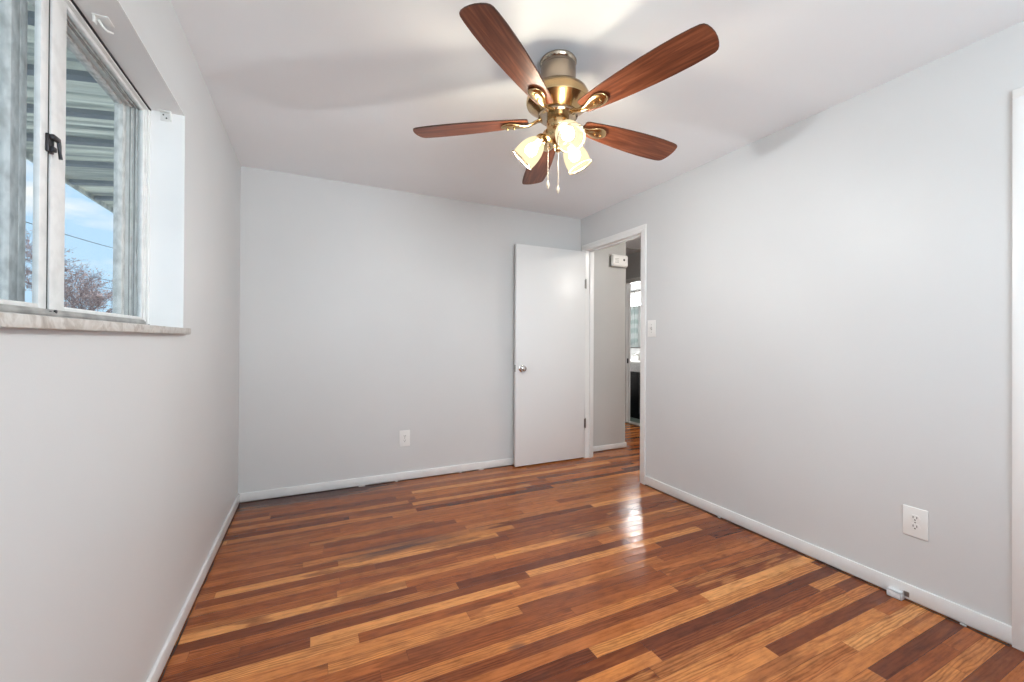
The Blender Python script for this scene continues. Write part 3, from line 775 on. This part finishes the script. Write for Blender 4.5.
# light kit
shade_dirs = [math.radians(258), math.radians(138), math.radians(18)]
for a in shade_dirs:
    d = Vector((math.cos(a), math.sin(a), 0)); c = Vector((FX, FY, DZF))
    ax = (d * math.sin(math.radians(46)) + Vector((0, 0, -math.cos(math.radians(46))))).normalized()
    centre = c + d * 0.120 + Vector((0, 0, 2.043))
    neck = centre - ax * 0.060
    q = Vector((0, 0, 1)).rotation_difference(ax).to_matrix().to_4x4()
    Mx = Matrix.Translation(neck) @ q
    bm = B(); p0 = c + d * 0.045 + Vector((0, 0, 2.112))
    add_tube(bm, [p0, p0 + d * 0.012 + Vector((0, 0, 0.003)), p0.lerp(neck, 0.6) + Vector((0, 0, 0.006)), neck - ax * 0.004], 0.0085, 12)
    add_lathe(bm, [(0, -0.022), (0.014, -0.021), (0.022, -0.012), (0.026, 0.0), (0.027, 0.010), (0.024, 0.0105), (0, 0.008)], 28, Mx)
    fpart('light_arm', bm, M['brass'])
    prof_o = [(0.0235, 0.004), (0.034, 0.014), (0.044, 0.030), (0.052, 0.052), (0.0565, 0.076), (0.0575, 0.098), (0.0565, 0.114), (0.0575, 0.120)]
    prof_i = [(r - 0.003, z) for r, z in reversed(prof_o)]
    bm = B(); add_lathe(bm, prof_o + prof_i, 40, Mx)
    sh = fpart('lamp_shade', bm, M['shade'])
    bm = B()
    add_lathe(bm, [(0.0545, 0.119), (0.0585, 0.119), (0.0615, 0.1225), (0.060, 0.126), (0.0545, 0.124), (0.0545, 0.119)], 40, Mx)
    rim = obj('shade_rim', bm, M['shade_rim'], smooth=True); rim.parent = sh
    bm = B(); add_lathe(bm, [(0, 0.010), (0.012, 0.012), (0.013, 0.030), (0.022, 0.046), (0.027, 0.062), (0.024, 0.078), (0.012, 0.088), (0, 0.090)], 24, Mx)
    bu = obj('bulb', bm, M['bulb'], smooth=True); bu.parent = sh
    pl = point_light('lamp_light', neck + ax * 0.094, LAMP_W, LAMP_COL, 0.022)
    pl.parent = fan; pl.matrix_parent_inverse = Matrix.Translation((-FX, -FY, -H))

# pull chains with fobs
for (cx, cy, zt, zb) in ((FX - 0.037, FY + 0.022, 2.085, 1.873), (FX + 0.003, FY, 2.032, 1.851)):
    bm = B()
    add_tube(bm, [(cx, cy, zt), (cx, cy, zb + 0.03)], 0.0011, 6)
    z = zt
    while z > zb + 0.03:
        bmesh.ops.create_icosphere(bm, subdivisions=1, radius=0.0021, matrix=Matrix.Translation((cx, cy, z))); z -= 0.0058
    pc = fpart('pull_chain', bm, M['fob'])
    bm = B(); add_lathe(bm, [(0, 0.034), (0.0025, 0.033), (0.003, 0.026), (0.006, 0.020), (0.0068, 0.008), (0.005, 0.001), (0, 0.0)], 16, Matrix.Translation((cx, cy, zb)))
    add_lathe(bm, [(0, 0.0), (0.003, 0.0005), (0.0035, -0.005), (0, -0.006)], 12, Matrix.Translation((cx, cy, zb)))
    fo = obj('fob', bm, M['fob'], smooth=True); fo.parent = pc

# ================================================================== BATHROOM THINGS
va = thing('bathroom_vanity', 'black bathroom vanity cabinet with a white top, seen through two doorways', 'vanity', (4.68, 5.0, 0.0))
VX, VY0, VY1 = 4.42, 4.45, 5.55
bm = B(); add_box(bm, (VX + 0.03, VY0 + 0.02, 0.002), (4.948, VY1 - 0.02, 0.07)); add_box(bm, (VX + 0.018, VY0 + 0.01, 0.07), (4.948, VY1 - 0.01, 0.715)); place(obj('cabinet_body', bm, M['black']), va)
for k in range(3):
    y0 = VY0 + 0.02 + k * 0.355
    bm = B(); add_box(bm, (VX, y0, 0.09), (VX + 0.018, y0 + 0.345, 0.70), 0.002); add_box(bm, (VX - 0.004, y0 + 0.05, 0.14), (VX, y0 + 0.295, 0.65), 0.002)
    dd = place(obj('cabinet_door', bm, M['black'], smooth=True), va)
    bm = B(); add_tube(bm, [(VX - 0.03, y0 + 0.31, 0.52), (VX - 0.03, y0 + 0.31, 0.64)], 0.005, 8); add_tube(bm, [(VX - 0.03, y0 + 0.31, 0.53), (VX, y0 + 0.31, 0.53)], 0.004, 8); add_tube(bm, [(VX - 0.03, y0 + 0.31, 0.63), (VX, y0 + 0.31, 0.63)], 0.004, 8)
    hd = obj('handle', bm, M['darkmetal'], dd, smooth=True)
M['counter'] = noisy('vanity_top', (0.50, 0.50, 0.50), (0.62, 0.62, 0.62), 40, 0.3)
bm = B(); add_box(bm, (VX - 0.012, VY0, 0.715), (4.948, VY1, 0.845), 0.004); place(obj('apron', bm, M['counter'], smooth=True), va)
bm = B(); add_box(bm, (VX - 0.02, VY0 - 0.005, 0.845), (4.948, VY1 + 0.005, 0.872), 0.005); place(obj('countertop', bm, M['white'], smooth=True), va)
fc = thing('faucet', 'small chrome faucet on the white vanity top in the bathroom', 'faucet', (4.72, 5.12, 0.872))
bm = B(); add_lathe(bm, [(0, 0.0), (0.026, 0.0), (0.026, 0.008), (0.016, 0.014), (0.014, 0.08), (0.018, 0.10), (0, 0.105)], 20, Matrix.Translation((4.72, 5.12, 0.872)))
place(obj('faucet_body', bm, M['steel'], smooth=True), fc)
bm = B(); add_tube(bm, [(4.72, 5.12, 0.95), (4.67, 5.12, 0.972), (4.62, 5.12, 0.966), (4.60, 5.12, 0.945)], 0.010, 10); place(obj('spout', bm, M['steel'], smooth=True), fc)
bm = B(); add_tube(bm, [(4.72, 5.12, 0.97), (4.735, 5.12, 1.0), (4.76, 5.10, 1.01)], 0.006, 8); place(obj('lever', bm, M['steel'], smooth=True), fc)
mr = thing('bathroom_mirror', 'large frameless mirror above the vanity in the bathroom', 'mirror', (4.945, 5.2, 1.08))
bm = B(); add_box(bm, (4.938, 4.3, 1.08), (4.949, 6.1, 1.785), 0.001); place(obj('mirror_panel', bm, M['mirror']), mr)
bm = B(); add_box(bm, (4.934, 4.3, 1.062), (4.949, 6.1, 1.080), 0.001); place(obj('mirror_rail', bm, M['steel']), mr)
vl = thing('vanity_light', 'bright vanity light with bell glass shades above the bathroom mirror', 'lamp', (4.93, 5.35, 1.95))
bm = B(); add_box(bm, (4.935, 4.95, 2.015), (4.949, 5.80, 2.045), 0.004); place(obj('back_bar', bm, M['steel'], smooth=True), vl)
for yy in (5.05, 5.375, 5.70):
    bm = B(); add_tube(bm, [(4.925, yy, 2.03), (4.88, yy, 2.045), (4.85, yy, 2.02), (4.85, yy, 1.985)], 0.008, 10); add_lathe(bm, [(0, 0.03), (0.018, 0.028), (0.024, 0.0), (0, 0.0)], 20, Matrix.Translation((4.85, yy, 1.965)))
    place(obj('light_arm', bm, M['steel'], smooth=True), vl)
    bm = B(); pr = [(0.022, 1.972), (0.030, 1.955), (0.045, 1.93), (0.058, 1.89), (0.068, 1.835)]
    add_lathe(bm, pr + [(r - 0.003, z) for r, z in reversed(pr)], 32, Matrix.Translation((4.85, yy, 0)))
    place(obj('lamp_shade', bm, M['bath_lamp'], smooth=True), vl)
    pl = point_light('lamp_light', (4.85, yy, 1.86), BATH_W / 3, (1, 0.98, 0.95), 0.05)
    pl.parent = vl; pl.matrix_parent_inverse = Matrix.Translation((-4.93, -5.35, -1.95))
# shower curtain at the far end (seen reflected in the mirror)
sc = thing('shower_curtain', 'pale aqua shower curtain reflected in the bathroom mirror', 'curtain', (4.57, 6.25, 0.15))
bm = B(); prev = None
for i in range(121):
    x = XBI + 0.02 + i / 120 * 0.70; y = 6.2 + 0.022 * math.sin(i / 120 * 2 * PI * 11)
    cur = (bm.verts.new((x, y, 0.15)), bm.verts.new((x, y, 1.95)))
    if prev: bm.faces.new((prev[0], cur[0], cur[1], prev[1]))
    prev = cur
bmesh.ops.solidify(bm, geom=bm.faces[:], thickness=0.002)
place(obj('curtain_cloth', bm, M['curtain'], smooth=True, angle=80), sc)
bm = B(); add_tube(bm, [(XBI, 6.2, 1.985), (4.95, 6.2, 1.985)], 0.012, 12); place(obj('curtain_rod', bm, M['steel'], smooth=True), sc)
for i in range(9):
    bm = B(); add_tube(bm, [(4.26 + i * 0.08, 6.2, 2.0), (4.26 + i * 0.08, 6.2, 1.945)], 0.003, 6); place(obj('curtain_ring', bm, M['steel']), sc)

# ceiling light added to brighten the hall, out of sight above the door head
hl = thing('added_hall_light', 'unseen round ceiling light added to brighten the hall', 'lamp', (3.45, 2.2, H))
bm = B(); add_lathe(bm, [(0, H - 0.0005), (0.14, H - 0.0005), (0.145, H - 0.02), (0.13, H - 0.022), (0, H - 0.022)], 40, Matrix.Translation((3.45, 2.2, 0))); place(obj('lamp_base', bm, M['white'], smooth=True), hl)
M['dome'] = emissive('hall_dome', (1, 0.95, 0.88), 2.0)
bm = B(); add_lathe(bm, [(0.128, H - 0.022), (0.122, H - 0.045), (0.09, H - 0.07), (0.04, H - 0.085), (0, H - 0.088)], 40, Matrix.Translation((3.45, 2.2, 0))); place(obj('glass_dome', bm, M['dome'], smooth=True), hl)
pl = point_light('lamp_light', (3.45, 2.2, H - 0.14), HALL_W, (1, 0.95, 0.88), 0.10)
pl.parent = hl; pl.matrix_parent_inverse = Matrix.Translation((-3.45, -2.2, -H))

# ================================================================== OUTSIDE
struct(box_obj('ground', (-60, -30, -0.75), (-0.9, 75, -0.70), M['grass']))
aw = thing('awning', 'weathered ribbed metal awning above the outside of the window', 'awning', (XW, 2.6, 2.6))
AX0, AX1, AZ0, AZ1 = XW - 0.003, -1.79, 2.575, 2.45
def az(x): return AZ0 + (AZ1 - AZ0) * (x - AX0) / (AX1 - AX0)
# pans: rolled profile along Y, ribs run out from the house
prof = []
Y0A, NP, PW = -0.4, 15, 0.42
for k in range(NP):
    y = Y0A + k * PW
    prof += [(y, 0.0), (y + 0.09, 0.0), (y + 0.105, 0.008), (y + 0.12, 0.0), (y + 0.20, 0.0), (y + 0.215, 0.008), (y + 0.23, 0.0), (y + 0.30, 0.0), (y + 0.312, 0.045), (y + 0.345, 0.045), (y + 0.357, 0.0)]
bm = B(); prev = None
for (y, dz) in prof:
    cur = [bm.verts.new((AX0, y, az(AX0) + dz)), bm.verts.new((AX1, y, az(AX1) + dz))]
    if prev: bm.faces.new((prev[0], prev[1], cur[1], cur[0]))
    prev = cur
bmesh.ops.solidify(bm, geom=bm.faces[:], thickness=0.0015)
place(obj('roof_panels', bm, M['awning']), aw)
bm = B()
for k in range(NP):
    y = Y0A + k * PW + 0.270
    vs = []
    for (yy, dz) in ((y, -0.030), (y + 0.055, -0.030), (y + 0.055, -0.003), (y, -0.003)):
        vs.append((bm.verts.new((AX0, yy, az(AX0) + dz)), bm.verts.new((AX1 + 0.02, yy, az(AX1 + 0.02) + dz))))
    for i in range(4):
        j = (i + 1) % 4; bm.faces.new((vs[i][0], vs[i][1], vs[j][1], vs[j][0]))
    bm.faces.new([v[0] for v in vs]); bm.faces.new([v[1] for v in vs])
place(obj('support_ribs', bm, M['awning_rib']), aw)
bm = B(); add_box(bm, (AX1 - 0.006, Y0A, AZ1 - 0.035), (AX1 + 0.012, Y0A + NP * PW - 0.06, AZ1 + 0.05), 0.002); place(obj('front_rail', bm, M['awning'], smooth=True), aw)

# overhead utility wires
for (z0, z1, zm, label, dx) in ((7.45, 8.15, 7.70, 'thin dark overhead wire across the sky, highest of the three', 0.0),
                            (5.46, 5.62, 5.45, 'thin dark overhead wire crossing the bare tree, middle of the three', 0.15),
                            (4.90, 5.05, 4.90, 'thin dark overhead wire crossing the bare tree, lowest of the three', 0.3)):
    bm = B(); pts = []
    for i in range(31):
        t = i / 30; y = 5 + 62 * t; yc = (y - 36.5) / 5.2
        zz = zm + (z1 - z0) / 10.4 * (y - 36.5) + 0.012 * (y - 36.5) ** 2 * 0.12
        pts.append((-14.0 - dx, y, zz))
    add_tube(bm, pts, 0.022, 6)
    tag(obj('power_line', bm, M['wire'], smooth=True), label, 'power line', 'overhead wires beyond the window')

# bare trees
def tree(name, x, y, h, spread, label, seed, bark, twig, leaf=None, z0=-0.7, dens=1.0, cat='tree'):
    rnd = random.Random(seed)
    t = thing(name, label, cat, (x, y, z0))
    bt = B(); bw = B(); tips = []
    def branch(p, d, ln, r, lvl):
        pts = [p]; n = 4 if lvl < 3 else 3; dd = d.copy(); cur = p.copy()
        for i in range(n):
            dd = (dd + Vector((rnd.uniform(-1, 1), rnd.uniform(-1, 1), rnd.uniform(-0.4, 0.7))) * 0.17).normalized()
            cur = cur + dd * ln / n; pts.append(cur.copy())
        r1 = r * 0.60
        rr = [r + (r1 - r) * i / n for i in range(n + 1)]
        add_tube(bt if lvl < 2 else bw, pts, rr, 7 if lvl < 2 else (4 if lvl < 4 else 3), cap=False)
        if lvl >= 3: tips.extend(pts[1:])
        if lvl == 5: return
        k = (5, 5, 5, 4, 4)[lvl]
        for j in range(k):
            f = 0.35 + 0.65 * (j + 0.5) / k
            b = pts[min(int(f * n), n - 1)].lerp(pts[min(int(f * n) + 1, n)], f * n - int(f * n)) if f < 1 else pts[-1]
            az_ = rnd.uniform(0, 2 * PI); sp = rnd.uniform(0.45, 0.95) * spread
            side = Vector((math.cos(az_), math.sin(az_), rnd.uniform(0.0, 0.35)))
            nd = (dd * 0.8 + side * sp).normalized()
            branch(b, nd, ln * rnd.uniform(0.55, 0.75), max(r1 * rnd.uniform(0.5, 0.7), 0.006), lvl + 1)
    branch(Vector((0, 0, 0)), Vector((0, 0, 1)), h * 0.34, h * 0.022, 0)
    o = obj('trunk', bt, bark, t, smooth=True)
    o = obj('twigs', bw, twig, t)
    if leaf:
        bl = B()
        for p in tips:
            if rnd.random() > 0.55 * dens: continue
            q = p + Vector([rnd.gauss(0, 0.05) for _ in range(3)]); s = rnd.uniform(0.035, 0.075)
            R = Matrix.Rotation(rnd.uniform(0, 6.28), 3, Vector((rnd.gauss(0, 1), rnd.gauss(0, 1), rnd.gauss(0, 1))).normalized())
            vs = [bl.verts.new(q + R @ Vector(v) * s) for v in ((-1, 0, 0), (0, -0.45, 0.08), (1, 0, 0), (0, 0.45, 0.08))]
            bl.faces.new(vs)
        lo = obj('leaves', bl, leaf, t); lo['kind'] = 'stuff'
    return t
tree('bare_tree', -10.2, 27.2, 9.0, 1.05, 'bare reddish brown tree outside the right window pane', 3, M['bark'], M['twig'], M['leaf'])
tree('bare_tree', -15.5, 30.0, 7.6, 0.9, 'bluish grey bare tree outside the left window pane', 8, M['bark_b'], M['bark_b'], None)
